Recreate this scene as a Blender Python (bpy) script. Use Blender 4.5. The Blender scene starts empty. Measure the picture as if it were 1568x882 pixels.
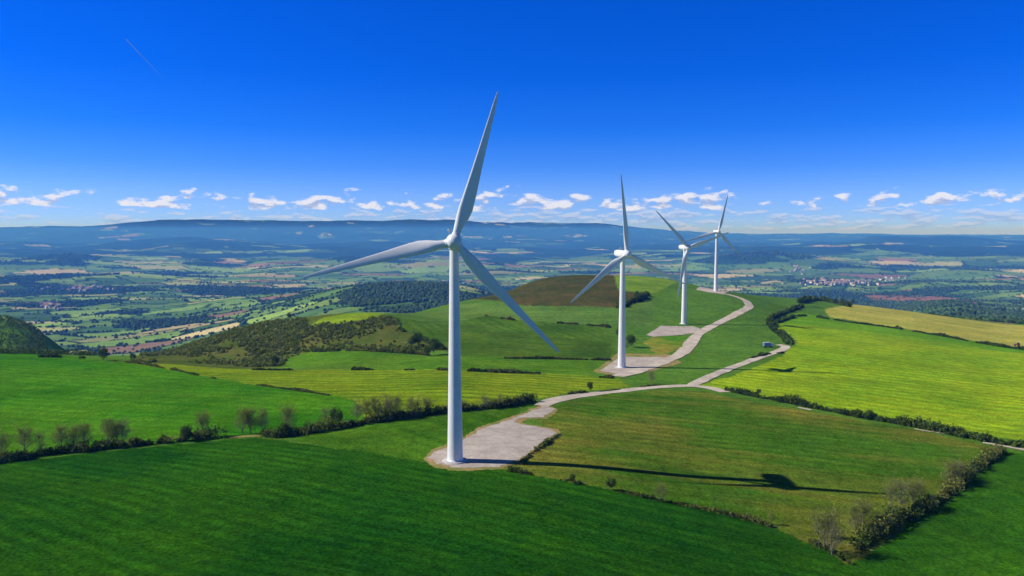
import bpy, math, time
import numpy as np
from mathutils import Vector, Matrix, geometry as mgeo
import bmesh
T0=time.time()
rng=np.random.default_rng(7)
F=1219.6; CX,CY,VH=784.0,441.0,356.0
P=math.atan((CY-VH)/F); cp,sp=math.cos(P),math.sin(P)
CAMZ=62.5
scene=bpy.context.scene
scene.view_settings.view_transform='Standard'
scene.view_settings.look='None'
scene.view_settings.exposure=0

# ------------------------------------------------------------------ noise
def h2(ix,iy,s):
    a=np.sin(ix*127.1+iy*311.7+s*74.7)*43758.5453
    return a-np.floor(a)
def vn(x,y,s=0):
    ix=np.floor(x);iy=np.floor(y);fx=x-ix;fy=y-iy
    fx=fx*fx*(3-2*fx);fy=fy*fy*(3-2*fy)
    return ((h2(ix,iy,s)*(1-fx)+h2(ix+1,iy,s)*fx)*(1-fy)+(h2(ix,iy+1,s)*(1-fx)+h2(ix+1,iy+1,s)*fx)*fy)*2-1
def fbm(x,y,s=0,o=4):
    r=0;a=.55
    for i in range(o):
        r=r+a*vn(x*2**i+i*17.3,y*2**i-i*9.1,s+i);a*=.5
    return r
def sst(a,b,x):
    t=np.clip((x-a)/(b-a),0,1);return t*t*(3-2*t)

# ------------------------------------------------------------------ terrain survey table (bearing column, distance) -> apparent dip
DS=[100,140,180,220,260,320,400,500,620,800,1000,1400,2000,3000,4500,7000,10000,14000,19000,26000,60000]
TB={
0:[1124,904,783,716,670,619,569,541,575,545,482,560,580,502,453,418,398,384,374,347,354],
200:[1124,904,783,712,663,611,566,547,552,590,600,615,573,502,453,419,398,384,373,342,352],
400:[1124,904,783,705,660,607,572,553,497,525,580,600,530,478,452,419,400,385,372,340,350],
560:[1124,902,782,702,655,604,570,530,480,500,540,560,500,438,450,420,400,386,371,342,350],
697:[1122,902,780,702,652,600,565,527,492,463,490,530,500,434,450,420,400,386,370,341,350],
850:[1126,905,783,706,658,607,568,530,492,446,421,470,530,490,452,420,400,386,369,345,352],
952:[1130,910,790,713,666,612,571,531,487,440,421,470,530,500,453,420,398,384,370,350,354],
1047:[1140,920,800,722,671,615,571,532,497,450,430,475,535,502,453,420,396,381,371,354,356],
1096:[1145,925,805,725,673,617,573,532,497,447,446,480,540,502,453,420,394,380,372,357,358],
1200:[1150,930,812,728,676,620,575,532,498,468,455,500,560,502,453,419,392,379,372,360,361],
1330:[1160,940,820,737,681,624,577,537,507,482,468,520,540,495,453,418,392,378,371,360,361],
1450:[1170,950,828,742,685,628,582,544,517,496,484,500,483,462,450,418,392,378,371,360,361],
1568:[1175,955,833,745,688,632,588,552,528,509,496,505,492,475,451,418,392,378,371,360,361]}
US=list(TB.keys())
LD=np.log(np.array(DS,float))
HT=np.array([[(v-VH)*d/F for v,d in zip(TB[u],DS)] for u in US])
def pchip(x,y,xn):
    h=np.diff(x);dl=np.diff(y)/h;m=np.zeros_like(y)
    for i in range(1,len(x)-1):
        if dl[i-1]*dl[i]>0:
            w1=2*h[i]+h[i-1];w2=h[i]+2*h[i-1];m[i]=(w1+w2)/(w1/dl[i-1]+w2/dl[i])
    m[0]=dl[0];m[-1]=dl[-1]
    k=np.clip(np.searchsorted(x,xn)-1,0,len(x)-2)
    t=np.clip((xn-x[k])/h[k],0,1);t2=t*t;t3=t2*t
    return y[k]*(2*t3-3*t2+1)+h[k]*m[k]*(t3-2*t2+t)+y[k+1]*(-2*t3+3*t2)+h[k]*m[k+1]*(t3-t2)
LN=np.arange(LD[0],LD[-1],.01); UN=np.arange(-100,1690,10.)
tmp=np.array([pchip(LD,HT[i],LN) for i in range(len(US))])
UX=np.array([-100]+US+[1680],float); tmp=np.vstack([tmp[:1],tmp,tmp[-1:]])
FT=np.array([pchip(UX,tmp[:,j],UN) for j in range(len(LN))]).T
k=np.exp(-(np.arange(-8,9)/4.)**2);k/=k.sum()
FT=np.apply_along_axis(lambda a:np.convolve(np.pad(a,8,mode='edge'),k,'valid'),0,FT)
FT=np.apply_along_axis(lambda a:np.convolve(np.pad(a,5,mode='edge'),k[3:-3]/k[3:-3].sum(),'valid'),1,FT)
def ridges(x,y,d):
    r1=np.exp(-((y-11800-1500*vn(x/5200,x*0,91))/1300)**2)*np.clip(100+200*fbm(x/2400,y/5000,92,4),0,260)*(1-.7*sst(-2500,500,x)*(1-sst(2500,4200,x)))
    r2=np.exp(-((y-16600-1500*vn(x/6200,x*0,95))/1400)**2)*np.clip(130+300*fbm(x/3000,y/6000,96,4),0,380)
    r3=np.exp(-((y-8600-600*vn(x/2500,x*0,98))/700)**2)*np.clip(40+120*fbm(x/1300,y/3000,99,4),0,125)
    r4=np.exp(-((y-5400-600*vn(x/2500,x*0,93))/600)**2)*np.clip(20+150*fbm(x/1100,y/2000,94,3),0,110)
    return (r1+r2+r3+r4)
def height(x,y):
    x=np.asarray(x,float);y=np.asarray(y,float)
    r=np.hypot(x,y);th=np.clip(np.arctan2(x,y),-.66,.66)
    d=np.clip(r*np.cos(th),100,59000);u=CX+F*np.tan(th)
    a=np.clip((u-UN[0])/10,0,len(UN)-1.001);b=np.clip((np.log(d)-LN[0])/.01,0,len(LN)-1.001)
    ia=a.astype(int);ib=b.astype(int);fa=a-ia;fb=b-ib
    H=(FT[ia,ib]*(1-fb)+FT[ia,ib+1]*fb)*(1-fa)+(FT[ia+1,ib]*(1-fb)+FT[ia+1,ib+1]*fb)*fa
    z=CAMZ-H
    z=z+.35*fbm(x/45,y/45,3,2)
    z=z+sst(1200,4500,d)*(52*fbm(x/1000,y/1000,11,4))
    z=z+sst(7000,14000,d)*(55*fbm(x/3800,y/3800,21,4))
    z=z+sst(18000,24000,d)*(210*fbm(x/3600,y/14000,25,4))*(1-.6*sst(3000,8000,x))
    z=z+sst(4000,7000,d)*ridges(x,y,d)
    return z
def rays(p):
    X=(p[:,0]-CX)/F;Y=(CY-p[:,1])/F
    dy=cp+Y*sp
    return X/dy,(-sp+Y*cp)/dy
def survey(pts,dmax=1050.):
    """bearing/dip observations -> ground positions (world metres)"""
    p=np.array(pts,float);kx,kz=rays(p)
    D=np.geomspace(60,dmax,1500);out=[]
    for i in range(len(p)):
        gx=kx[i]*D;gap=CAMZ+kz[i]*D-height(gx,D)
        n=np.nonzero(gap<=0)[0]
        if len(n) and n[0]>0:
            j=n[0];t=gap[j-1]/(gap[j-1]-gap[j]+1e-9);d=D[j-1]+(D[j]-D[j-1])*t
        elif len(n): d=D[0]
        else: d=D[np.argmin(gap/D)]
        out.append((kx[i]*d,d))
    return np.array(out)
def inpoly(x,y,poly):
    r=np.zeros(x.shape,bool)
    m=(x>=poly[:,0].min())&(x<=poly[:,0].max())&(y>=poly[:,1].min())&(y<=poly[:,1].max())
    xs=x[m];ys=y[m];c=np.zeros(xs.shape,bool);n=len(poly)
    for i in range(n):
        x1,y1=poly[i];x2,y2=poly[(i+1)%n]
        if y1==y2: continue
        c^=((y1>ys)!=(y2>ys))&(xs<(x2-x1)*(ys-y1)/(y2-y1)+x1)
    r[m]=c;return r
def lin(c):
    c=np.array(c,float)/255
    return np.where(c<.04045,c/12.92,((c+.055)/1.055)**2.4)
def alb(r,g,b): return np.clip(lin((r,g,b))/.88,.0025,.85)

# ------------------------------------------------------------------ mesh / material helpers
def mesh_np(name,V,Fc,col=None,extra=None,smooth=False):
    me=bpy.data.meshes.new(name);V=np.ascontiguousarray(V,dtype=np.float32)
    Fc=np.ascontiguousarray(Fc,dtype=np.int32);k=Fc.shape[1]
    me.vertices.add(len(V));me.vertices.foreach_set('co',V.ravel())
    me.loops.add(Fc.size);me.loops.foreach_set('vertex_index',Fc.ravel())
    me.polygons.add(len(Fc));me.polygons.foreach_set('loop_start',np.arange(0,Fc.size,k,dtype=np.int32))
    me.polygons.foreach_set('loop_total',np.full(len(Fc),k,dtype=np.int32))
    me.update(calc_edges=True)
    if smooth: me.polygons.foreach_set('use_smooth',np.ones(len(Fc),bool))
    if col is not None:
        a=me.attributes.new('Col','FLOAT_COLOR','POINT')
        a.data.foreach_set('color',np.hstack([col,np.ones((len(col),1))]).astype(np.float32).ravel())
    if extra is not None:
        a=me.attributes.new('rows','FLOAT_VECTOR','POINT');a.data.foreach_set('vector',extra.astype(np.float32).ravel())
    return me
def link(name,me,mat=None,parent=None):
    o=bpy.data.objects.new(name,me);scene.collection.objects.link(o)
    if mat and me and len(me.materials)==0: me.materials.append(mat)
    if parent: o.parent=parent
    return o
class NT:
    def __init__(s,nt): s.nt=nt;s.nt.nodes.clear()
    def n(s,t,**k):
        nd=s.nt.nodes.new(t)
        for a,b in k.items(): setattr(nd,a,b)
        return nd
    def l(s,a,b): s.nt.links.new(a,b)
    def put(s,sock,v):
        if isinstance(v,(int,float,tuple,list)): sock.default_value=v
        else: s.l(v,sock)
    def m(s,op,a,b=0.,c=0.,clamp=False):
        nd=s.n('ShaderNodeMath',operation=op);nd.use_clamp=clamp
        s.put(nd.inputs[0],a);s.put(nd.inputs[1],b)
        if op in('MULTIPLY_ADD',): s.put(nd.inputs[2],c)
        return nd.outputs[0]
    def noise(s,vec,sc,det=3,rough=.5,out='Fac'):
        nd=s.n('ShaderNodeTexNoise');s.l(vec,nd.inputs['Vector']);nd.inputs['Scale'].default_value=sc
        nd.inputs['Detail'].default_value=det;nd.inputs['Roughness'].default_value=rough
        return nd.outputs[out]
    def mr(s,v,a,b,c,d,smooth=False):
        nd=s.n('ShaderNodeMapRange');nd.interpolation_type='SMOOTHSTEP' if smooth else 'LINEAR'
        s.put(nd.inputs['Value'],v)
        for q,w in zip(('From Min','From Max','To Min','To Max'),(a,b,c,d)): nd.inputs[q].default_value=w
        return nd.outputs['Result']
    def vscale(s,col,f):
        nd=s.n('ShaderNodeVectorMath',operation='SCALE');s.put(nd.inputs[0],col);s.put(nd.inputs['Scale'],f);return nd.outputs[0]
    def mix(s,f,a,b):
        nd=s.n('ShaderNodeMix',data_type='RGBA');s.put(nd.inputs[0],f);s.put(nd.inputs[6],a);s.put(nd.inputs[7],b);return nd.outputs[2]
def newmat(name):
    m=bpy.data.materials.new(name);m.use_nodes=True;return m,NT(m.node_tree)
def finish(t,color,rough=.9,spec=.1,normal=None,metal=0,trans=0):
    b=t.n('ShaderNodeBsdfPrincipled');t.put(b.inputs['Base Color'],color);b.inputs['Roughness'].default_value=rough
    b.inputs['Specular IOR Level'].default_value=spec;b.inputs['Metallic'].default_value=metal
    if normal is not None:t.l(normal,b.inputs['Normal'])
    o=t.n('ShaderNodeOutputMaterial');sh=b.outputs[0]
    if trans:
        tr=t.n('ShaderNodeBsdfTranslucent');t.put(tr.inputs[0],color);mx=t.n('ShaderNodeMixShader');mx.inputs[0].default_value=trans
        t.l(sh,mx.inputs[1]);t.l(tr.outputs[0],mx.inputs[2]);sh=mx.outputs[0]
    t.l(sh,o.inputs[0]);return b
def simple(name,c,rough=.6,spec=.3,var=.15,scale=1.0,metal=0):
    m,t=newmat(name);g=t.n('ShaderNodeTexCoord');f=t.noise(g.outputs['Object'],scale,4)
    s=t.mr(f,.3,.7,1-var,1+var);finish(t,t.vscale(tuple(c),s),rough,spec,None,metal);return m
# ground
mg,t=newmat('ground_cover');geo=t.n('ShaderNodeNewGeometry');pos=geo.outputs['Position']
at=t.n('ShaderNodeAttribute',attribute_name='Col');ro=t.n('ShaderNodeAttribute',attribute_name='rows')
n1=t.mr(t.noise(pos,.03,4),.3,.7,.82,1.18);n2=t.mr(t.noise(pos,.25,4,.65),.3,.7,.72,1.28);n3=t.mr(t.noise(pos,1.3,3,.75),.3,.7,.45,1.55)
sep=t.n('ShaderNodeSeparateXYZ');t.l(ro.outputs['Vector'],sep.inputs[0]);ps=t.n('ShaderNodeSeparateXYZ');t.l(pos,ps.inputs[0])
warp=t.mr(t.noise(pos,.008,2),0,1,-9,9)
ph=t.m('ADD',t.m('MULTIPLY',sep.outputs[0],t.m('ADD',ps.outputs[0],warp)),t.m('MULTIPLY',sep.outputs[1],t.m('ADD',ps.outputs[1],warp)))
wv=t.m('SINE',ph);brk=t.mr(t.noise(pos,.06,3),.35,.65,.2,1.)
tram=t.mr(t.m('SINE',t.m('MULTIPLY',ph,.2)),.991,.999,0,1.,True)
row=t.m('SUBTRACT',t.m('ADD',1.,t.m('MULTIPLY',t.m('MULTIPLY',wv,brk),sep.outputs[2])),t.m('MULTIPLY',tram,t.m('MULTIPLY',sep.outputs[2],1.)))
s=t.m('MULTIPLY',t.m('MULTIPLY',n1,n2),t.m('MULTIPLY',n3,row))
base=t.vscale(at.outputs['Color'],s)
hue=t.mr(t.noise(pos,.09,6,.65),.42,.75,0,.7)
warm=t.n('ShaderNodeVectorMath',operation='MULTIPLY');t.l(base,warm.inputs[0]);warm.inputs[1].default_value=(1.55,1.15,.9)
colr=t.mix(hue,base,warm.outputs[0])
bp=t.n('ShaderNodeBump');bp.inputs['Strength'].default_value=.7;bp.inputs['Distance'].default_value=.5;t.l(t.noise(pos,1.0,5,.65),bp.inputs['Height'])
finish(t,colr,1.,.0,bp.outputs[0])
# foliage
def folmat(name,tr=.3):
    m,t=newmat(name);a=t.n('ShaderNodeAttribute',attribute_name='Col');g=t.n('ShaderNodeNewGeometry')
    s=t.mr(t.noise(g.outputs['Position'],.7,3),.3,.7,.7,1.3);finish(t,t.vscale(a.outputs['Color'],s),.8,.05,None,0,tr);return m
mfol=folmat('foliage')
m,t=newmat('valley_canopy');a=t.n('ShaderNodeAttribute',attribute_name='Col');g=t.n('ShaderNodeNewGeometry')
finish(t,t.vscale(a.outputs['Color'],t.mr(t.noise(g.outputs['Position'],.12,4,.7),.3,.7,.5,1.5)),.9,.0);mval=m
mbark=simple('bark',(.22,.19,.13),.9,.1,.3,3)
def gravmat(name,c,c2):
    m,t=newmat(name);g=t.n('ShaderNodeNewGeometry');p=g.outputs['Position']
    f=t.mr(t.noise(p,.12,5,.6),.38,.62,0,1);cc=t.mix(f,tuple(c)+(1,),tuple(c2)+(1,))
    s=t.m('MULTIPLY',t.mr(t.noise(p,3.,3,.7),.3,.7,.75,1.25),t.mr(t.noise(p,.5,4,.7),.3,.7,.82,1.14))
    finish(t,t.vscale(cc,s),.95,.0);return m
mpad=gravmat('pad_gravel',(.44,.37,.31),(.57,.49,.41));mroad=gravmat('track_gravel',(.50,.42,.33),(.66,.57,.45))
mverge=gravmat('bare_earth',(.40,.27,.12),(.20,.24,.05))

# ------------------------------------------------------------------ valley patchwork classification
def voro(x,y,size,ang,sx,seed):
    ca,sa=math.cos(ang),math.sin(ang);X=(x*ca+y*sa)/(size*sx);Y=(-x*sa+y*ca)/size
    X=X+.45*fbm(x/900,y/900,seed,2);Y=Y+.45*fbm(x/900,y/900,seed+5,2)
    ix=np.floor(X);iy=np.floor(Y);f1=np.full(X.shape,9.);f2=f1.copy();idc=np.zeros(X.shape)
    for a in(-1,0,1):
        for b in(-1,0,1):
            cx=ix+a;cy=iy+b;d=np.hypot(cx+.5+.42*(h2(cx,cy,seed)*2-1)-X,cy+.5+.42*(h2(cx,cy,seed+1)*2-1)-Y)
            nw=d<f1;f2=np.where(nw,f1,np.minimum(f2,d));idc=np.where(nw,h2(cx,cy,seed+2),idc);f1=np.where(nw,d,f1)
    return f2-f1,idc
PAL=np.array([alb(*c) for c in[(72,110,40),(104,138,52),(120,150,64),(78,114,46),(60,92,40),(108,142,64),(92,126,48),(62,96,42),(142,150,92),(86,120,44),(70,104,48),(116,148,64),(76,110,40),(166,160,116),(124,104,80),(100,132,54)]])
WV=[survey([(515,455),(560,432),(640,426),(690,430),(690,455),(600,466),(540,470)],5000),survey([(1300,452),(1400,462),(1568,478),(1568,490),(1400,474),(1290,463)],6000)]
RV=survey([(1322,452),(1400,452),(1500,460),(1495,467),(1400,462),(1335,459)],6000)
def valley(x,y):
    d=np.hypot(x,y)
    e1,i1=voro(x,y,140,.5,1.8,31);e2,i2=voro(x,y,300,.2,1.9,51);far=d>6500
    e=np.where(far,e2*2.0,e1);i=np.where(far,i2,i1)
    c=PAL[np.clip((i*len(PAL)).astype(int),0,len(PAL)-1)]*(.75+.5*((i*97)%1))[:,None]
    n=fbm(x/800,y/500,71,4)
    rg=ridges(x,y,d)
    forest=(n>.28-.08*sst(6000,10000,d)-.35*sst(9500,12000,d))|((rg>60)&(n>-.22))|((d>14000)&(n>-.42))
    for w_ in WV: forest|=inpoly(x,y,w_)&(n>-.35)
    m=inpoly(x,y,RV);c[m]=alb(130,100,74);forest&=~m
    hedge=(e<.085)&(~forest)
    return c,hedge,forest
WOODC=alb(34,58,24)

# ------------------------------------------------------------------ near field polygons
R=[]
def reg(pts,c1,c2=None,rd=60,spc=5,st=0.,dmax=1050): R.append((survey(pts,dmax),alb(*c1),alb(*(c2 or c1)),rd,spc,st))
reg([(590,482),(620,470),(700,466),(800,468),(950,472),(1000,455),(1000,500),(940,500),(790,490),(745,483),(680,497)],(90,122,48),(76,110,42),70,8,.12)
reg([(600,484),(680,497),(745,483),(790,490),(940,500),(945,548),(850,548),(700,545),(680,537),(610,507)],(60,94,20),(78,110,30),20,8,.15)
reg([(690,505),(800,510),(935,525),(935,548),(850,548),(700,545)],(76,104,26),(58,90,20),80,8,.16)
reg([(430,562),(440,548),(480,537),(600,536),(700,545),(850,548),(945,548),(935,562),(870,574),(600,567)],(70,112,20),(88,124,28),85,8,.14)
reg([(195,557),(215,539),(300,519),(400,494),(480,484),(540,476),(600,484),(610,500),(690,537),(600,540),(480,537),(440,548),(430,562),(330,564)],(70,92,30),(92,96,44),0,6,0)
reg([(475,500),(490,488),(560,477),(595,477),(575,488),(520,496)],(116,144,28),(96,130,26))
reg([(712,460),(760,440),(800,427),(860,420),(940,420),(946,445),(992,452),(985,462),(950,472),(800,468)],(62,70,28),(80,74,38),0,6,0)
reg([(940,420),(1000,422),(1040,432),(1000,450),(948,445)],(112,142,40),(90,126,34))
reg([(-200,545),(0,541),(100,545),(200,557),(300,574),(400,590),(480,601),(540,612),(560,640),(430,662),(380,670),(200,685),(0,707),(-200,722)],(48,108,8),(70,120,14),70,7,.12)
reg([(190,556),(330,563),(450,566),(600,566),(750,569),(870,573),(950,580),(965,592),(880,600),(820,612),(760,622),(640,634),(560,640),(540,612),(480,601),(400,590),(300,574)],(114,136,22),(88,120,18),84,8,.34)
reg([(430,670),(520,655),(640,638),(760,628),(830,616),(740,655),(660,690),(650,710),(520,690)],(52,94,12),(68,108,18),40,6,.12)
reg([(790,700),(855,665),(835,650),(800,640),(870,615),(940,603),(1010,598),(1080,600),(1130,612),(1250,632),(1400,657),(1510,682),(1545,690),(1470,745),(1400,790),(1345,838),(1290,862),(1200,812),(1000,765),(850,732),(770,722)],(62,100,18),(106,110,38),75,6.5,.2)
reg([(1345,840),(1400,792),(1470,747),(1540,690),(1720,725),(1720,1300),(1400,1300),(1330,885),(1290,862)],(52,98,12),(42,88,10),20,6,.1)
reg([(-200,724),(0,710),(100,699),(200,687),(300,678),(380,671),(440,676),(520,688),(600,698),(650,708),(700,717),(780,722),(900,742),(1000,765),(1100,785),(1200,812),(1250,835),(1290,862),(1330,885),(1400,1000),(1400,1300),(-200,1300)],(25,70,3),(40,85,5),62,4.2,.26)
reg([(1060,592),(1130,572),(1200,545),(1212,530),(1195,510),(1188,496),(1300,502),(1450,520),(1568,540),(1700,560),(1700,700),(1568,674),(1400,647),(1200,612),(1110,600)],(134,162,24),(110,148,20),55,9,.2)
reg([(1186,496),(1222,478),(1270,486),(1400,507),(1568,533),(1700,552),(1700,562),(1568,541),(1300,503)],(86,136,20),(100,146,24),60,6,.1)
reg([(1262,474),(1310,463),(1400,475),(1568,498),(1700,510),(1700,552),(1568,532),(1400,506),(1270,485)],(166,164,72),(148,154,62),60,9,.2)
reg([(985,525),(1000,515),(1055,515),(1050,530),(1010,545)],(74,124,22),(150,130,60))

# ------------------------------------------------------------------ ground sheet
fine=np.radians(np.arange(-38,38.01,.12));co=np.radians(np.arange(41,320,3.))
th=np.concatenate([fine,co])
rr=np.concatenate([[.01],np.geomspace(8,99,40),np.geomspace(100,3000,560),np.geomspace(3030,60000,300)])
NTh,NR=len(th),len(rr)
RR,TH=np.meshgrid(rr,th,indexing='ij');X=(RR*np.sin(TH)).ravel();Y=(RR*np.cos(TH)).ravel();Z=height(X,Y)
i=np.arange(NR-1)[:,None]*NTh;j=np.arange(NTh)[None,:];j2=(j+1)%NTh
FC=np.stack([i+j,i+j2,i+NTh+j2,i+NTh+j],-1).reshape(-1,4)[:,::-1]
C,hedge,forest=valley(X,Y)
C[hedge]=alb(36,64,24);C[forest]=WOODC*(1+.5*fbm(X[forest]/160,Y[forest]/160,61,3))[:,None]
rows=np.zeros((len(X),3))
D0=np.hypot(X,Y);nearm=D0<1150
C[nearm]=alb(78,116,36)*(1+.2*fbm(X[nearm]/60,Y[nearm]/60,5,3))[:,None]
wx=X+1.2*vn(X/9,Y/9,2)+.5*vn(X/2.5,Y/2.5,8);wy=Y+1.2*vn(X/9,Y/9,4)
for poly,c1,c2,rd,spc,st in R:
    m=inpoly(wx,wy,poly)
    x=X[m];y=Y[m];a=math.radians(rd)
    al=-x*math.sin(a)+y*math.cos(a);ac=x*math.cos(a)+y*math.sin(a)
    f=np.clip(.42+1.1*fbm(x/38,y/38,9,5)+.7*fbm(al/70,ac/5,13,3),0,1)[:,None]
    C[m]=c1*(1-f)+c2*f
    k=2*math.pi/spc;rows[m]=(math.cos(a)*k,math.sin(a)*k,st)
ground=link('ground',mesh_np('ground',np.stack([X,Y,Z],1),FC,np.clip(C,.002,.9),rows,True),mg)
print('ground',time.time()-T0)

# ------------------------------------------------------------------ draped gravel
def drape_poly(name,pts,mat,off,step=2.0):
    p=survey(pts);q=[]
    for a in range(len(p)):
        b=(a+1)%len(p);L=np.hypot(*(p[b]-p[a]));n=max(1,int(L/1.2))
        for s_ in range(n):
            w=p[a]+(p[b]-p[a])*s_/n;q.append(w+.35*rng.normal(size=2))
    q=np.array(q);n=len(q)
    gx,gy=np.meshgrid(np.arange(q[:,0].min(),q[:,0].max(),step),np.arange(q[:,1].min(),q[:,1].max(),step))
    gx=gx.ravel();gy=gy.ravel();m=inpoly(gx,gy,q)
    pts2=[Vector(v) for v in q.tolist()]+[Vector((a,b)) for a,b in zip(gx[m],gy[m])]
    r=mgeo.delaunay_2d_cdt(pts2,[],[list(range(n))],1,1e-4)
    V=np.array([tuple(v) for v in r[0]]);z=height(V[:,0],V[:,1])+off
    me=bpy.data.meshes.new(name);me.from_pydata(np.column_stack([V,z]).tolist(),[],[list(f) for f in r[2]]);me.update()
    for pl in me.polygons: pl.use_smooth=True
    o=link(name,me,mat)
    if len(me.polygons) and me.polygons[0].normal.z<0: me.flip_normals()
    return o
def resample(p,step):
    p=np.array(p,float)
    e=np.vstack([2*p[0]-p[1],p,2*p[-1]-p[-2]]);o=[]
    for a in range(len(p)-1):
        p0,p1,p2,p3=e[a:a+4];L=np.hypot(*(p2-p1));n=max(2,int(L/step))
        for s_ in range(n):
            t_=s_/n;o.append(.5*((2*p1)+(-p0+p2)*t_+(2*p0-5*p1+4*p2-p3)*t_**2+(-p0+3*p1-3*p2+p3)*t_**3))
    o.append(p[-1]);return np.array(o)
def ribbon(name,pts,w,mat,off):
    c=resample(survey(pts),2.);tg=np.gradient(c,axis=0);tg/=np.hypot(tg[:,0],tg[:,1])[:,None]+1e-9
    nrm=np.stack([-tg[:,1],tg[:,0]],1);K=7;V=[]
    for k_ in range(K):
        s_=(k_/(K-1)-.5);ww=w*(1+.16*vn(np.arange(len(c))*.22,np.full(len(c),k_>3)*5.,6))
        V.append(c+nrm*(s_*ww)[:,None])
    V=np.stack(V,1).reshape(-1,2);z=height(V[:,0],V[:,1])+off
    n=len(c);a=np.arange(n-1)[:,None]*K+np.arange(K-1)[None];fc=np.stack([a,a+K,a+K+1,a+1],-1).reshape(-1,4)
    me=mesh_np(name,np.column_stack([V,z]),fc,smooth=True)
    o=link(name,me,mat)
    if me.polygons[0].normal.z<0: me.flip_normals()
    return o
drape_poly('bare_earth_verge',[(648,704),(660,690),(700,676),(733,654),(790,636),(835,618),(856,628),(838,642),(802,644),(800,648),(853,657),(862,665),(806,704),(768,719),(700,722),(664,716)],mverge,.07)
drape_poly('gravel_pad',[(656,702),(664,693),(700,680),(735,658),(788,640),(835,621),(850,627),(832,639),(796,640),(786,647),(843,658),(852,664),(800,701),(765,715),(700,717),(668,711)],mpad,.12)
drape_poly('bare_earth_verge',[(908,569),(945,541),(1025,543),(1045,556),(1005,567),(945,577)],mverge,.10)
drape_poly('gravel_pad',[(918,568),(950,547),(1015,547),(1032,553),(1000,562),(945,573)],mpad,.16)
drape_poly('gravel_pad',[(990,513),(1012,499),(1062,500),(1082,507),(1045,513),(1000,516)],mpad,.20)
drape_poly('gravel_pad',[(1066,444),(1072,439),(1100,441),(1118,446),(1108,451),(1085,448)],mpad,.22)
ribbon('gravel_road',[(828,622),(850,613),(890,606),(940,600),(1000,594),(1050,591),(1085,594),(1112,601)],6.5,mroad,.2)
ribbon('gravel_road',[(1058,591),(1090,576),(1130,560),(1165,547),(1195,537),(1203,531),(1192,528)],5.5,mroad,.24)
ribbon('gravel_road',[(945,577),(985,566),(1020,553),(1048,538),(1060,523),(1072,510),(1100,495),(1128,481),(1147,470),(1140,460),(1118,452),(1098,448),(1075,443)],8,mroad,.28)
ribbon('farm_track',[(1505,678),(1530,682),(1568,689),(1600,694)],2.2,mroad,.14)
ribbon('farm_track',[(1222,624),(1232,626),(1242,628)],2.2,mroad,.14)
ribbon('farm_track',[(1400,657),(1430,662),(1445,664)],1.3,mroad,.14)
ribbon('farm_track',[(352,671),(372,669),(390,668),(402,668)],3.2,mverge,.14)
print('roads',time.time()-T0)

# ------------------------------------------------------------------ foliage
def quads(c,s):
    n=len(c);a=rng.normal(size=(n,3));a/=np.linalg.norm(a,axis=1)[:,None]
    b=np.cross(a,rng.normal(size=(n,3)));b/=np.linalg.norm(b,axis=1)[:,None]+1e-9
    a=a*s[:,None];b=b*(s*rng.uniform(.5,.9,n))[:,None]
    V=np.stack([c-a,c+b,c+a,c-b],1).reshape(-1,3);return V,np.arange(4*n).reshape(-1,4)
DK=np.array([.058,.100,.016]);MD=np.array([.11,.165,.026]);OL=np.array([.21,.22,.05]);YG=np.array([.28,.33,.05]);BR=np.array([.26,.22,.12])
def clumps(cent,rad,cols,qs,nq):
    N=len(cent);d=rng.normal(size=(N,nq,3));d/=np.linalg.norm(d,axis=2)[:,:,None]
    r=rng.uniform(.35,1.08,(N,nq,1))**.6;lump=1+.28*np.sin(d[:,:,:1]*4+rng.uniform(0,6,(N,1,1)))*np.sin(d[:,:,1:2]*5+rng.uniform(0,6,(N,1,1)))
    c=cent[:,None]+d*r*lump*rad[:,None];c[:,:,2]=np.maximum(c[:,:,2],cent[:,None,2]-rad[:,None,2]*.9)
    s=(qs[:,None]*rng.uniform(.6,1.4,(N,nq))).ravel()
    col=cols[:,None]*rng.uniform(.6,1.5,(N,nq,1));V,Fq=quads(c.reshape(-1,3),s)
    return V,Fq,np.repeat(col.reshape(-1,3),4,0)
def hedge_obj(name,pts,h,gap=0.,cols=(DK,MD),var=.6):
    w=h*.55
    c=resample(survey(pts),.5)
    d=np.hypot(c[:,0],c[:,1]).mean();seg=np.r_[0,np.cumsum(np.hypot(*np.diff(c,axis=0).T))]
    stp=max(.7,h*.28);q=np.arange(0,seg[-1],stp);c=np.stack([np.interp(q,seg,c[:,0]),np.interp(q,seg,c[:,1])],1);n=len(c)
    sd_=int(rng.integers(99))
    dens=vn(q/9,q*0+3,sd_)*.35+vn(q/28,q*0+7,sd_+1)*.25+.5
    keep=dens>gap;c=c[keep];dens=dens[keep];q=q[keep]
    c=np.repeat(c,2,0);q=np.repeat(q,2);dens=np.repeat(dens,2);n=len(c);c=c+rng.normal(size=(n,2))*w*.4
    hh=h*(1+var*vn(q/7,q*0,sd_+2))*rng.uniform(.45,1.15,n)*np.clip((dens-gap)*4+.4,.4,1)
    z=height(c[:,0],c[:,1]);cent=np.column_stack([c,z+hh*.45]);rad=np.column_stack([hh*.5,hh*.5,hh*.55])
    f=np.clip(.5+.7*vn(q/5,q*0+9,sd_+3)+rng.normal(size=n)*.2,0,1)[:,None];col=cols[0]*(1-f)+cols[1]*f
    qs=np.full(n,max(.2,d*.0011));nq=int(np.clip(9*(h/2/qs[0])**1.5+12,16,80))
    V,Fq,cc=clumps(cent,rad,col,qs,nq);return link(name,mesh_np(name,V,Fq,cc),mfol)
hedge_obj('hedge',[(-60,716),(0,708),(80,696),(130,691),(200,684),(260,678)],3.3,gap=.15,cols=(DK,OL))
hedge_obj('hedge',[(268,677),(300,673),(335,671)],3.6,cols=(DK,OL))
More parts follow.
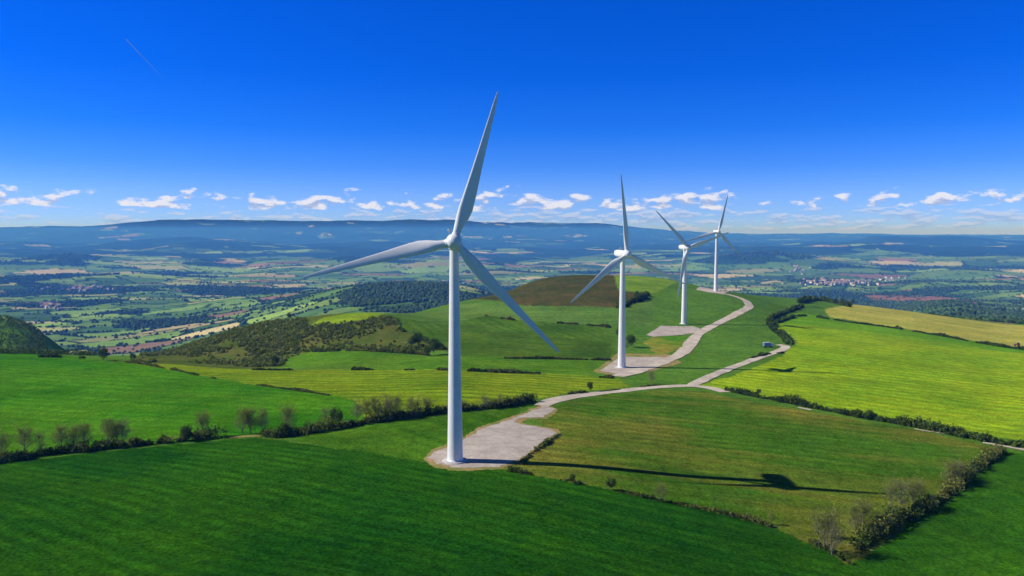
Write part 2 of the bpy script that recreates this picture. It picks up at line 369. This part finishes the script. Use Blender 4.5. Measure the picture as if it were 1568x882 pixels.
hedge_obj('hedge',[(402,668),(425,670),(445,667),(520,656),(560,650)],3.2,gap=.15,cols=(DK,OL))
hedge_obj('hedge',[(560,648),(620,640),(680,632),(760,624),(815,615)],2.8,gap=.25,cols=(DK,OL))
hedge_obj('hedge',[(820,612),(870,604),(930,599),(1000,591),(1040,588)],1.1,gap=.5,cols=(MD,OL))
hedge_obj('hedge',[(1113,599),(1200,616),(1300,636),(1400,654),(1500,674)],2.6,gap=.12,cols=(DK,MD))
hedge_obj('hedge',[(1500,674),(1540,681),(1600,690)],3.2,gap=.15)
hedge_obj('hedge',[(1530,692),(1500,715),(1470,740),(1430,770),(1400,788),(1350,812),(1310,840)],3.1,gap=.15,cols=(DK,OL))
hedge_obj('hedge',[(780,722),(870,736),(930,749),(1000,765),(1070,779),(1150,798),(1230,826),(1300,862),(1340,890)],1.2,gap=.3,cols=(DK,OL))
hedge_obj('hedge',[(1228,470),(1200,480),(1180,490),(1184,505),(1200,517),(1208,528)],3.,gap=.1)
hedge_obj('hedge',[(1188,495),(1230,484),(1300,494),(1400,508),(1568,536),(1640,548)],1.9,gap=.35)
hedge_obj('hedge',[(1225,464),(1250,460),(1275,464),(1300,470)],4.5,gap=.2)
hedge_obj('hedge',[(165,552),(240,562),(330,580),(415,593),(480,602),(540,612)],.9,gap=.42,cols=(MD,OL))
hedge_obj('hedge',[(330,564),(450,567),(600,567),(750,570),(870,574),(940,580)],1.6,gap=.42,cols=(DK,OL))
hedge_obj('hedge',[(480,539),(600,540),(700,547),(850,550),(935,552)],1.6,gap=.45,cols=(DK,OL))
hedge_obj('hedge',[(745,484),(790,491),(870,496),(935,502)],1.6,gap=.5,cols=(DK,OL))
hedge_obj('hedge',[(610,503),(650,522),(690,540)],2.2,gap=.4)
hedge_obj('hedge',[(946,472),(970,462),(992,453)],4,gap=.1)
hedge_obj('hedge',[(856,666),(835,680),(812,697),(795,712)],1.2,gap=.05,cols=(OL,MD))
hedge_obj('hedge',[(1150,549),(1175,543),(1200,541)],1.2,gap=.4)
hedge_obj('hedge',[(60,547),(110,548),(165,551),(215,553)],2.,gap=.5)

def scatter_poly(name,poly_px,n,h0,h1,cols,thr=-9.,dmax=1050,sc=40):
    p=survey(poly_px,dmax);x=rng.uniform(p[:,0].min(),p[:,0].max(),n*6);y=rng.uniform(p[:,1].min(),p[:,1].max(),n*6)
    m=inpoly(x,y,p)&(fbm(x/sc,y/sc,77,3)+rng.normal(size=len(x))*.12>thr);x=x[m][:n];y=y[m][:n];n=len(x);h=rng.uniform(h0,h1,n)*rng.uniform(.5,1,n)
    cent=np.column_stack([x,y,height(x,y)+h*.4]);rad=np.column_stack([h*.62,h*.62,h*.55]);f=rng.uniform(0,1,(n,1))
    V,Fq,cc=clumps(cent,rad,cols[0]*(1-f)+cols[1]*f,np.full(n,.6),26);link(name,mesh_np(name,V,Fq,cc),mfol)
scatter_poly('scrub',[(200,556),(215,540),(300,520),(400,496),(470,488),(470,510),(440,548),(430,560),(330,562)],2200,1.,3.4,(MD*1.1,OL*1.2),-.10)
scatter_poly('scrub',[(440,548),(470,500),(560,488),(600,486),(690,536),(600,539),(480,536)],700,.8,2.3,(MD*1.1,OL*1.1),.0)
scatter_poly('scrub',[(-60,545),(0,482),(60,490),(140,520),(150,545)],1500,2.5,6,(DK,MD),-.5,1400)

def tube(p0,p1,r0,r1,k=6):
    p0=np.array(p0);p1=np.array(p1);d=p1-p0;d=d/np.linalg.norm(d);u=np.cross(d,[.3,.9,.1]);u/=np.linalg.norm(u);v=np.cross(d,u)
    a=np.arange(k)*2*math.pi/k;ring=np.cos(a)[:,None]*u+np.sin(a)[:,None]*v
    V=np.vstack([p0+ring*r0,p1+ring*r1]);i_=np.arange(k);return V,np.stack([i_,(i_+1)%k,(i_+1)%k+k,i_+k],1)
def make_tree(name,h,kind):
    Vs=[];Fs=[];Cs=[];off=0;mi=[]
    def add(V,Fq,c,m_):
        nonlocal off
        Vs.append(V);Fs.append(Fq+off);Cs.append(np.broadcast_to(c,(len(V),3)));off+=len(V);mi.append(np.full(len(Fq),m_))
    tips=[];bc=np.array([.17,.14,.11]);p=np.array([0,0,-.3]);segs=5;th_=h*(.55 if kind=='dense' else .8);path=[p]
    for i_ in range(segs):
        p=p+np.array([rng.normal()*.02*h,rng.normal()*.02*h,th_/segs]);path.append(p)
    for i_ in range(segs):
        r=h*.022
        add(*tube(path[i_],path[i_+1],r*(1-i_/segs*.75),r*(1-(i_+1)/segs*.75)),bc,0)
    nb=14 if kind=='dense' else 26
    for b in range(nb):
        f=rng.uniform(.22,1);q=np.array(path[min(segs,int(f*segs))]);a=rng.uniform(0,6.28);L=h*rng.uniform(.18,.36)*(1.25-f*.6)
        e=q+np.array([math.cos(a)*L,math.sin(a)*L,L*rng.uniform(.6,1.5)]);add(*tube(q,e,h*.007,h*.003,4),bc,0);tips.append(e)
        for s_ in range(4):
            e2=q+(e-q)*rng.uniform(.4,1)+rng.normal(size=3)*L*.4+np.array([0,0,L*.2])
            add(*tube(q+(e-q)*.5,e2,h*.004,h*.0015,3),bc,0);tips.append(e2)
    tips=np.array(tips)
    if kind=='dense':
        n=46;d=rng.normal(size=(n,3));d/=np.linalg.norm(d,axis=1)[:,None];rd=rng.uniform(.3,1,(n,1))**.5
        cent=np.array([0,0,h*.56])+d*rd*np.array([h*.33,h*.33,h*.34]);cent[:,2]=np.maximum(cent[:,2],h*.16)
        rad=np.full((n,3),h*.13)*rng.uniform(.7,1.35,(n,1));f=rng.uniform(0,1,(n,1))
        V,Fq,cc=clumps(cent,rad,DK*(1-f)+MD*.9*f,np.full(n,h*.03),34)
    else:
        n=len(tips);f=rng.uniform(0,1,(n,1));c_=(BR*(1-f)+OL*f) if kind=='bare' else (OL*(1-f)+YG*f)
        V,Fq,cc=clumps(tips,np.full((n,3),h*.075),c_,np.full(n,h*.0115),14 if kind=='bare' else 26)
    add(V,Fq,cc,1)
    me=mesh_np(name,np.vstack(Vs),np.vstack(Fs),np.vstack(Cs));me.materials.append(mbark);me.materials.append(mfol)
    me.polygons.foreach_set('material_index',np.concatenate(mi).astype(np.int32));return me
lib={k_:[make_tree('tree_mesh_'+k_,8.,k_) for _ in range(n_)] for k_,n_ in(('dense',4),('bare',5),('spring',5))}
def tree(u,v,h,kind):
    p=survey([(u,v)])[0];z=float(height(p[0],p[1]))
    o=link({'dense':'broadleaf_tree','bare':'leafless_tree','spring':'budding_tree'}[kind],lib[kind][rng.integers(len(lib[kind]))])
    s_=h/8;wd=1 if kind=='dense' else .85;o.location=(p[0],p[1],z-.05);o.scale=(s_*wd*rng.uniform(.85,1.15),s_*wd*rng.uniform(.85,1.15),s_);o.rotation_euler[2]=rng.uniform(0,6.28)
for u,v,h,k_ in [(2,704,9,'spring'),(38,696,9.5,'spring'),(62,694,7,'bare'),(96,690,9.5,'spring'),(112,690,8.5,'spring'),(131,687,9,'spring'),(168,682,9.5,'spring'),(188,680,8.5,'bare'),(180,681,8,'spring'),
 (310,669,9,'spring'),(372,665,9.5,'spring'),(383,665,9.,'spring'),(402,665,9,'spring'),(443,663,10,'spring'),(500,653,7,'bare'),(516,653,7,'dense'),(548,645,8.5,'bare'),(562,645,8,'spring'),(575,643,9.5,'spring'),(592,643,10.5,'bare'),(606,641,9.5,'spring'),(628,637,8,'spring'),(640,636,7.5,'bare'),(655,634,6.5,'spring'),
 (285,676,5.5,'dense'),(435,668,4.5,'dense'),(742,626,5.5,'bare'),(765,622,5.5,'spring'),
 (158,552,8,'dense'),(204,553,5,'dense'),(422,561,7,'dense'),(640,530,9.5,'dense'),(631,531,7,'dense'),(665,543,10.5,'dense'),(655,545,6,'dense'),(443,488,6,'dense'),
 (950,519,9,'dense'),(966,532,9,'dense'),(958,536,6,'spring'),(903,599,4.5,'dense'),(998,588,7,'bare'),(975,456,7,'dense'),(985,456,6,'dense'),(1290,463,7,'dense'),(1306,465,7,'dense'),
 (876,741,2.8,'dense'),(935,750,3.4,'dense'),(1011,767,5.5,'spring'),(1180,803,3.4,'spring'),(1262,842,10,'spring'),(1275,850,9.5,'bare'),(1258,822,5.5,'spring'),(1310,817,7.5,'spring'),(1322,808,7.5,'spring'),(1363,782,8.5,'spring'),(1380,779,8,'bare'),(1398,775,8,'spring'),(1410,769,5.5,'spring'),(1455,743,7.5,'spring'),(1466,738,6.5,'bare'),(1162,605,3,'dense'),(1330,640,3.5,'dense')]:
    tree(u,v,h,k_)
print('trees',time.time()-T0)

# ------------------------------------------------------------------ valley woodland (distant mass)
n=330000;kx=rng.uniform(-.72,.72,n);inv=rng.uniform(1/9000.,1/1150.,n);yy=1/inv;xx=kx*yy
_,hg,fo=valley(xx,yy);u_=rng.uniform(0,1,n);m=(fo&(u_<.8))|(hg&(u_<.42)&(vn(xx/200,yy/200,8)>-.35))|(u_<.010)
xx=xx[m];yy=yy[m];n=len(xx);print('woods',n)
ico=np.array([(0,0,1),(.894,0,.447),(.276,.851,.447),(-.724,.526,.447),(-.724,-.526,.447),(.276,-.851,.447),(.724,.526,-.447),(-.276,.851,-.447),(-.894,0,-.447),(-.276,-.851,-.447),(.724,-.526,-.447),(0,0,-1)])
icf=np.array([(0,1,2),(0,2,3),(0,3,4),(0,4,5),(0,5,1),(1,6,2),(2,7,3),(3,8,4),(4,9,5),(5,10,1),(6,7,2),(7,8,3),(8,9,4),(9,10,5),(10,6,1)])
sz=rng.uniform(3,6.5,n)*(1+.5*sst(3000,8000,yy));cen=np.column_stack([xx,yy,height(xx,yy)+sz*.5])
V=cen[:,None]+ico[None]*rng.uniform(.65,1.25,(n,12,1))*sz[:,None,None]*np.array([1,1,.95])
cw=np.array([.034,.066,.016])*rng.uniform(.6,1.9,(n,1))+np.array([.03,.03,0])*rng.uniform(0,1,(n,1))**3
link('distant_woodland',mesh_np('distant_woodland',V.reshape(-1,3),(icf[None]+12*np.arange(n)[:,None,None]).reshape(-1,3),np.repeat(cw,12,0)),mval)

# ------------------------------------------------------------------ villages
mh,t=newmat('village_render_and_tile');a=t.n('ShaderNodeAttribute',attribute_name='Col');finish(t,a.outputs['Color'],.85,.2)
def village(u0,v0,u1,v1,n,sc=1.):
    Vs=[];Fs=[];Cs=[];k0=0
    for _ in range(n):
        u=rng.normal((u0+u1)/2,(u1-u0)/4);v=rng.normal((v0+v1)/2,(v1-v0)/4);p=survey([(u,v)],12000)[0]
        if p[1]<1500: continue
        L,W,H,rf=rng.uniform(13,28)*sc,rng.uniform(9,13)*sc,rng.uniform(7,11)*sc,rng.uniform(2.5,4)*sc;a=rng.uniform(0,3.14);ca,sa=math.cos(a),math.sin(a);z=float(height(*p))
        b=np.array([(-L/2,-W/2,-3),(L/2,-W/2,-3),(L/2,W/2,-3),(-L/2,W/2,-3),(-L/2,-W/2,H),(L/2,-W/2,H),(L/2,W/2,H),(-L/2,W/2,H),(-L/2,0,H+rf),(L/2,0,H+rf),
          (-L/2-.5,-W/2-.6,H-.2),(L/2+.5,-W/2-.6,H-.2),(L/2+.5,0,H+rf+.2),(-L/2-.5,0,H+rf+.2),(-L/2-.5,W/2+.6,H-.2),(L/2+.5,W/2+.6,H-.2)])
        w=np.column_stack([b[:,0]*ca-b[:,1]*sa+p[0],b[:,0]*sa+b[:,1]*ca+p[1],b[:,2]+z]);Vs.append(w)
        Fs+= [[k0+i_ for i_ in f] for f in[(0,1,5,4),(1,2,6,5),(2,3,7,6),(3,0,4,7),(4,8,7),(5,6,9),(10,11,12,13),(13,12,15,14)]]
        wc=np.array([.66,.60,.53])*rng.uniform(.6,1.15);rc=np.array([.32,.22,.17])*rng.uniform(.6,1.5);Cs.append(np.vstack([np.tile(wc,(10,1)),np.tile(rc,(6,1))]));k0+=16
    me=bpy.data.meshes.new('village');me.from_pydata(np.vstack(Vs).tolist(),[],Fs);me.update()
    at_=me.attributes.new('Col','FLOAT_COLOR','POINT');c=np.vstack(Cs);at_.data.foreach_set('color',np.hstack([c,np.ones((len(c),1))]).astype(np.float32).ravel())
    link('village',me,mh)
village(1225,427,1335,438,100,1.05);village(1208,408,1232,418,18,1.1);village(75,439,165,446,60);village(60,462,95,474,24);village(1345,426,1385,431,18)

# ------------------------------------------------------------------ turbines
mwhite,t=newmat('turbine_white_paint');g=t.n('ShaderNodeTexCoord')
s=t.m('MULTIPLY',t.mr(t.noise(g.outputs['Object'],.35,5,.6),.3,.7,.92,1.04),t.mr(t.noise(g.outputs['Object'],2.,3),.3,.7,.98,1.02))
finish(t,t.vscale((.82,.81,.79),s),.38,.35)
mconc=simple('concrete',(.5,.48,.45),.9,.1,.15,1.);mdoor=simple('door_steel',(.25,.28,.3),.5,.4)
mdark=simple('dark_rubber',(.03,.03,.032),.7,.3)
def lathe(prof,k=48):
    a=np.arange(k)*2*math.pi/k;V=np.array([[r*math.cos(x),r*math.sin(x),z] for r,z in prof for x in a]);n=len(prof)
    Fq=[[i_*k+j_,i_*k+(j_+1)%k,(i_+1)*k+(j_+1)%k,(i_+1)*k+j_] for i_ in range(n-1) for j_ in range(k)]
    return V,np.array(Fq)
def tower_mesh(H):
    rb,rt=2.15,1.2;pr=[(rb+.12,-.3),(rb+.12,.25),(rb,.28)]
    for f in np.linspace(.01,1,40):
        r=rb+(rt-rb)*f**.9;z=.28+f*(H-.28);pr.append((r,z))
    pr.sort(key=lambda q:q[1])
    return mesh_np('tower',*lathe(pr),smooth=True)
def blade_mesh(L):
    st=[(0,1.0,1.,0),(.03,1.0,1.,0),(.08,1.25,.85,14),(.14,1.75,.5,15),(.2,1.95,.34,13),(.3,1.72,.25,9),(.45,1.32,.21,5),(.6,1.02,.18,3),(.75,.76,.16,1.5),(.88,.54,.15,.5),(.96,.36,.14,0),(.99,.2,.14,0),(1.,.05,.14,0)]
    k=20;V=[]
    for f,hc,tr,tw in st:
        a=math.radians(tw+4)
        for i_ in range(k):
            x=i_/k*2*math.pi;cx=math.cos(x);sy=math.sin(x);r=1-tr
            px=hc*cx+hc*.45*r;py=hc*tr*sy*(1-.45*r*cx)
            V.append((px*math.cos(a)-py*math.sin(a),px*math.sin(a)+py*math.cos(a),f*L))
    n=len(st);Fq=[[i_*k+j_,i_*k+(j_+1)%k,(i_+1)*k+(j_+1)%k,(i_+1)*k+j_] for i_ in range(n-1) for j_ in range(k)]
    return mesh_np('blade',np.array(V),np.array(Fq),smooth=True)
def loft(name,secs,k=28,e=3.0):
    V=[]
    for y,cx,cz,w,h in secs:
        for i_ in range(k):
            a=i_/k*2*math.pi;c,s_=math.cos(a),math.sin(a);V.append((cx+w*np.sign(c)*abs(c)**(2/e),y,cz+h*np.sign(s_)*abs(s_)**(2/e)))
    n=len(secs);Fq=[[i_*k+j_,(i_+1)*k+j_,(i_+1)*k+(j_+1)%k,i_*k+(j_+1)%k] for i_ in range(n-1) for j_ in range(k)]
    return mesh_np(name,np.array(V),np.array(Fq),smooth=True)
def turbine(ub,vb,uh,vh,yaw,phi):
    p=survey([(ub,vb)])[0];z=float(height(*p))
    kx,kz=rays(np.array([[uh,vh]],float));yaw=math.radians(yaw);off=4.0
    hubz=CAMZ+kz[0]*(p[1]-off*math.cos(yaw));Hh=float(hubz-z);print('turbine',p,z,'hub height',Hh)
    e=bpy.data.objects.new('wind_turbine',None);scene.collection.objects.link(e);e.location=(p[0],p[1],z+.15);e.rotation_euler[2]=yaw
    L=41.;Hh=Hh-.15
    link('foundation',mesh_np('foundation',*lathe([(3.5,-.8),(3.5,.1),(3.3,.22),(0.01,.24)],40)),mconc,e)
    link('tower',tower_mesh(Hh-1.9),mwhite,e)
    for f in(.34,.67):
        r=2.15-.95*f**.9;link('flange',mesh_np('flange',*lathe([(r-.05,-.06),(r+.02,-.06),(r+.02,.06),(r-.05,.06)],48)),mwhite,e).location=(0,0,.28+f*(Hh-2.2))
    d=loft('door',[(-2.42,0,1.6,.45,1.0),(-2.15,0,1.6,.45,1.0)],16,8);link('door',d,mdoor,e)
    link('nacelle',loft('nacelle',[(-2.2,0,0,.05,.05),(-2.2,0,0,1.5,1.55),(-1.2,0,.05,1.8,1.85),(1,0,.1,1.85,1.95),(4,0,.15,1.75,1.9),(6.2,0,.3,1.4,1.5),(6.8,0,.35,1.0,1.1),(6.85,0,.35,.05,.05)]),mwhite,e).location=(0,0,Hh)
    link('yaw_ring',mesh_np('yaw_ring',*lathe([(1.2,-2.2),(1.45,-2.1),(1.45,-1.4),(1.2,-1.3)],32),smooth=True),mwhite,e).location=(0,0,Hh)
    sp_=[(.02,-2.6),(.7,-2.5),(1.3,-2.15),(1.75,-1.5),(2.05,-.7),(2.15,0),(2.1,.8),(1.9,1.5),(1.75,1.75),(.02,1.76)]
    hub=mesh_np('spinner',*lathe([(r,-z_) for r,z_ in sp_],40),smooth=True);h=link('spinner',hub,mwhite,e);h.location=(0,-off,Hh);h.rotation_euler=(math.radians(90),0,0)
    bm=blade_mesh(L-1.2);bm.materials.append(mwhite)
    rt=bpy.data.objects.new('rotor',None);scene.collection.objects.link(rt);rt.parent=e;rt.location=(0,-off,Hh)
    for i_ in range(3):
        a=math.radians(90-(phi+120*i_));b=link('blade_%d'%(i_+1),bm,None,rt);b.rotation_euler=(0,a,0);b.location=(1.2*math.sin(a),0,1.2*math.cos(a))
        c=link('blade_root_%d'%(i_+1),mesh_np('collar',*lathe([(1.14,.5),(1.14,2.35),(1.0,2.4)],32),smooth=True),mwhite,rt);c.rotation_euler=(0,a,0)
    for sx in(-1.3,1.3):
        m_=link('wind_sensor',mesh_np('wind_sensor',*lathe([(.09,0),(.09,1.2),(.36,1.2),(.42,1.4),(.36,1.75),(.02,1.8)],12)),mconc,e);m_.location=(sx,.2,Hh+1.5)
turbine(697,706,698,370,4,73.5)
turbine(952,563,957,389,25,96)
turbine(1047,496,1051,379,24,137)
turbine(1096,446,1099,355,10,76)

# ------------------------------------------------------------------ vehicles
def box(bm,c,s,bev=.0):
    r=bmesh.ops.create_cube(bm,size=1);bmesh.ops.scale(bm,vec=s,verts=r['verts']);bmesh.ops.translate(bm,vec=c,verts=r['verts'])
    if bev: bmesh.ops.bevel(bm,geom=list({e_ for v_ in r['verts'] for e_ in v_.link_edges}),offset=bev,segments=2,affect='EDGES')
def part(name,fn,mat,par):
    me=bpy.data.meshes.new(name);bm=bmesh.new();fn(bm);bm.to_mesh(me);bm.free();return link(name,me,mat,par)
def wheel(bm,x,y,r,w):
    bmesh.ops.create_cone(bm,cap_ends=True,segments=20,radius1=r,radius2=r,depth=w,matrix=Matrix.Translation((x,y,r))@Matrix.Rotation(math.pi/2,4,'X'))
mblue=simple('blue_grey_paint',(.14,.22,.32),.4,.5);mglass=simple('glass',(.02,.03,.04),.1,.6);mpale=simple('pale_paint',(.6,.62,.64),.4,.4)
p=survey([(1176,532)])[0];e=bpy.data.objects.new('parked_truck',None);scene.collection.objects.link(e);e.location=(p[0],p[1],float(height(*p)));e.rotation_euler[2]=.2
part('cargo_body',lambda b:box(b,(-.9,0,2.),(4.4,2.3,2.2),.06),mblue,e);part('cab',lambda b:box(b,(2.3,0,1.6),(1.7,2.1,1.8),.2),mpale,e)
part('cargo_roof',lambda b:box(b,(-.9,0,3.17),(4.5,2.4,.12),.03),mpale,e)
part('windscreen',lambda b:box(b,(2.75,0,2.0),(.85,1.8,.65),.05),mglass,e);part('chassis',lambda b:box(b,(0,0,.75),(5.6,1.2,.25)),mdark,e)
part('wheels',lambda b:[wheel(b,x,y,.45,.3) for x in(-2.2,2.0) for y in(-.95,.95)],mdark,e)
p=survey([(1558,530)])[0];e=bpy.data.objects.new('tractor',None);scene.collection.objects.link(e);e.location=(p[0],p[1],float(height(*p)));e.rotation_euler[2]=2.6
part('bonnet',lambda b:box(b,(1.2,0,1.3),(2.0,.9,.8),.12),simple('tractor_red',(.3,.05,.03),.4,.4),e);part('cab',lambda b:box(b,(-.5,0,2.1),(1.5,1.5,1.6),.12),mglass,e)
part('roof',lambda b:box(b,(-.5,0,2.98),(1.7,1.7,.16),.05),mpale,e);part('wheels',lambda b:[wheel(b,x,y,r,.45) for x,r in((-.8,.9),(1.7,.55)) for y in(-.95,.95)],mdark,e)

# ------------------------------------------------------------------ contrail (ice cloud strip high over the valley)
m,t=newmat('contrail_ice');g=t.n('ShaderNodeTexCoord');sx=t.n('ShaderNodeSeparateXYZ');t.l(g.outputs['Generated'],sx.inputs[0])
b_=finish(t,(.70,.88,1.,1),1.,0.,None,0,.5)
al_=t.m('MULTIPLY',t.mr(sx.outputs[0],0,1,.55,.0),t.mr(t.noise(g.outputs['Generated'],9.,4),.3,.6,.4,1))
o=[n_ for n_ in t.nt.nodes if n_.type=='OUTPUT_MATERIAL'][0];src=o.inputs[0].links[0].from_socket
tp=t.n('ShaderNodeBsdfTransparent');mx=t.n('ShaderNodeMixShader');t.l(al_,mx.inputs[0]);t.l(tp.outputs[0],mx.inputs[1]);t.l(src,mx.inputs[2]);t.l(mx.outputs[0],o.inputs[0])
kx,kz=rays(np.array([(193,60),(252,122)],float));D=24000
link('contrail',mesh_np('contrail',*tube((kx[0]*D,D,CAMZ+kz[0]*D),(kx[1]*D,D,CAMZ+kz[1]*D),15,22,8),smooth=True),m)

# ------------------------------------------------------------------ haze (real scattering air layer)
m,t=newmat('air_haze');vs=t.n('ShaderNodeVolumeScatter');vs.inputs['Color'].default_value=(.07,.30,1,1);vs.inputs['Density'].default_value=9e-5;vs.inputs['Anisotropy'].default_value=0
o=t.n('ShaderNodeOutputMaterial');t.l(vs.outputs[0],o.inputs['Volume'])
bm=bmesh.new();box(bm,(0,0,-270),(64000,64000,900));me=bpy.data.meshes.new('atmospheric_haze');bm.to_mesh(me);bm.free();link('atmospheric_haze',me,m)

# ------------------------------------------------------------------ sun, sky, camera
sd=Vector((85.5,-3.5,-63)).normalized()
L=bpy.data.lights.new('sun','SUN');L.energy=5.0;L.angle=math.radians(.5);L.color=(1,.96,.885);so=bpy.data.objects.new('sun',L);scene.collection.objects.link(so);so.rotation_euler=sd.to_track_quat('-Z','Y').to_euler();so.location=(-300,0,400)
w=bpy.data.worlds.new('World');scene.world=w;w.use_nodes=True;t=NT(w.node_tree)
sk=t.n('ShaderNodeTexSky',sky_type='NISHITA');sk.sun_disc=False;sk.sun_elevation=math.asin(-sd.z);sk.sun_rotation=math.atan2(-sd.x,-sd.y)
sk.air_density=.8;sk.dust_density=0.;sk.ozone_density=5.;sk.altitude=800
tc=t.n('ShaderNodeTexCoord');dv=t.n('ShaderNodeSeparateXYZ');t.l(tc.outputs['Generated'],dv.inputs[0])
el=t.m('ARCSINE',dv.outputs[2]);az=t.m('ARCTAN2',dv.outputs[0],dv.outputs[1])
tint=t.n('ShaderNodeVectorMath',operation='MULTIPLY');t.l(sk.outputs[0],tint.inputs[0])
tr=t.n('ShaderNodeValToRGB');t.l(t.mr(el,0,.5,0,1),tr.inputs[0]);cr=tr.color_ramp
cr.elements[0].position=0;cr.elements[0].color=(.50,.68,1.3,1);cr.elements[1].position=1.;cr.elements[1].color=(.15,.30,.45,1)
q=cr.elements.new(.09);q.color=(.42,.62,1.25,1)
q=cr.elements.new(.16);q.color=(.20,.50,1.22,1)
q=cr.elements.new(.25);q.color=(.06,.42,1.22,1)
q=cr.elements.new(.38);q.color=(.012,.37,1.25,1)
q=cr.elements.new(.56);q.color=(.004,.37,1.3,1)
t.l(tr.outputs[0],tint.inputs[1])
bg=t.n('ShaderNodeBackground');t.l(tint.outputs[0],bg.inputs[0]);bg.inputs[1].default_value=.13
def cl(doff,kx_,ky_,seed,lo0,lo1,up0,up1,thr):
    cv=t.n('ShaderNodeCombineXYZ');t.l(t.m('MULTIPLY',az,kx_),cv.inputs[0]);t.l(t.m('MULTIPLY',t.m('ADD',el,doff),ky_),cv.inputs[1]);cv.inputs[2].default_value=seed
    a=t.noise(cv.outputs[0],1.25,9,.56)
    b_=t.n('ShaderNodeCombineXYZ');t.l(t.m('MULTIPLY',az,7.),b_.inputs[0]);b_.inputs[1].default_value=seed
    big=t.mr(t.noise(b_.outputs[0],1.,2),.3,.7,-.06,.05)
    ctr=t.mr(t.m('ABSOLUTE',t.m('SUBTRACT',az,.06)),0.,.3,.035,-.01)
    e_=t.m('ADD',el,doff)
    up=t.mr(e_,up0,up1,0,.26,True);lo=t.mr(el,lo0,lo1,.25,0,True)
    return t.m('SUBTRACT',t.m('ADD',t.m('ADD',a,big),ctr),t.m('ADD',t.m('ADD',up,lo),thr))
def layer(base,kx_,ky_,seed,lo0,lo1,up0,up1,thr,do,op,dark,lightc):
    a_=cl(0.,kx_,ky_,seed,lo0,lo1,up0,up1,thr);b_=cl(do,kx_,ky_,seed,lo0,lo1,up0,up1,thr)
    fac=t.m('MULTIPLY',t.mr(a_,-.02,.09,0,op,True),t.mr(el,.056,.068,1.,0.,True))
    lit=t.mr(t.m('SUBTRACT',a_,b_),-.05,.09,0,1,True)  # sunlit tops and shaded undersides painted into the cloud colour
    b2=t.n('ShaderNodeBackground');t.l(t.mix(lit,dark,lightc),b2.inputs[0]);b2.inputs[1].default_value=1.
    mx=t.n('ShaderNodeMixShader');t.l(fac,mx.inputs[0]);t.l(base,mx.inputs[1]);t.l(b2.outputs[0],mx.inputs[2]);return mx.outputs[0]
s1=layer(bg.outputs[0],34.,135.,9.1,-.004,.006,.020,.042,.475,.003,.6,(.32,.44,.78,1),(.62,.70,.95,1))
s2=layer(s1,27.,62.,3.7,.022,.032,.036,.064,.475,.0055,.92,(.38,.48,.78,1),(.84,.86,1.0,1))
o=t.n('ShaderNodeOutputWorld');t.l(s2,o.inputs[0])
cam=bpy.data.cameras.new('camera');cam.sensor_width=36;cam.lens=28;cam.clip_start=.5;cam.clip_end=200000
co_=bpy.data.objects.new('camera',cam);scene.collection.objects.link(co_);co_.location=(0,0,CAMZ);co_.rotation_euler=(math.pi/2-P,0,0);scene.camera=co_
print('done',time.time()-T0)
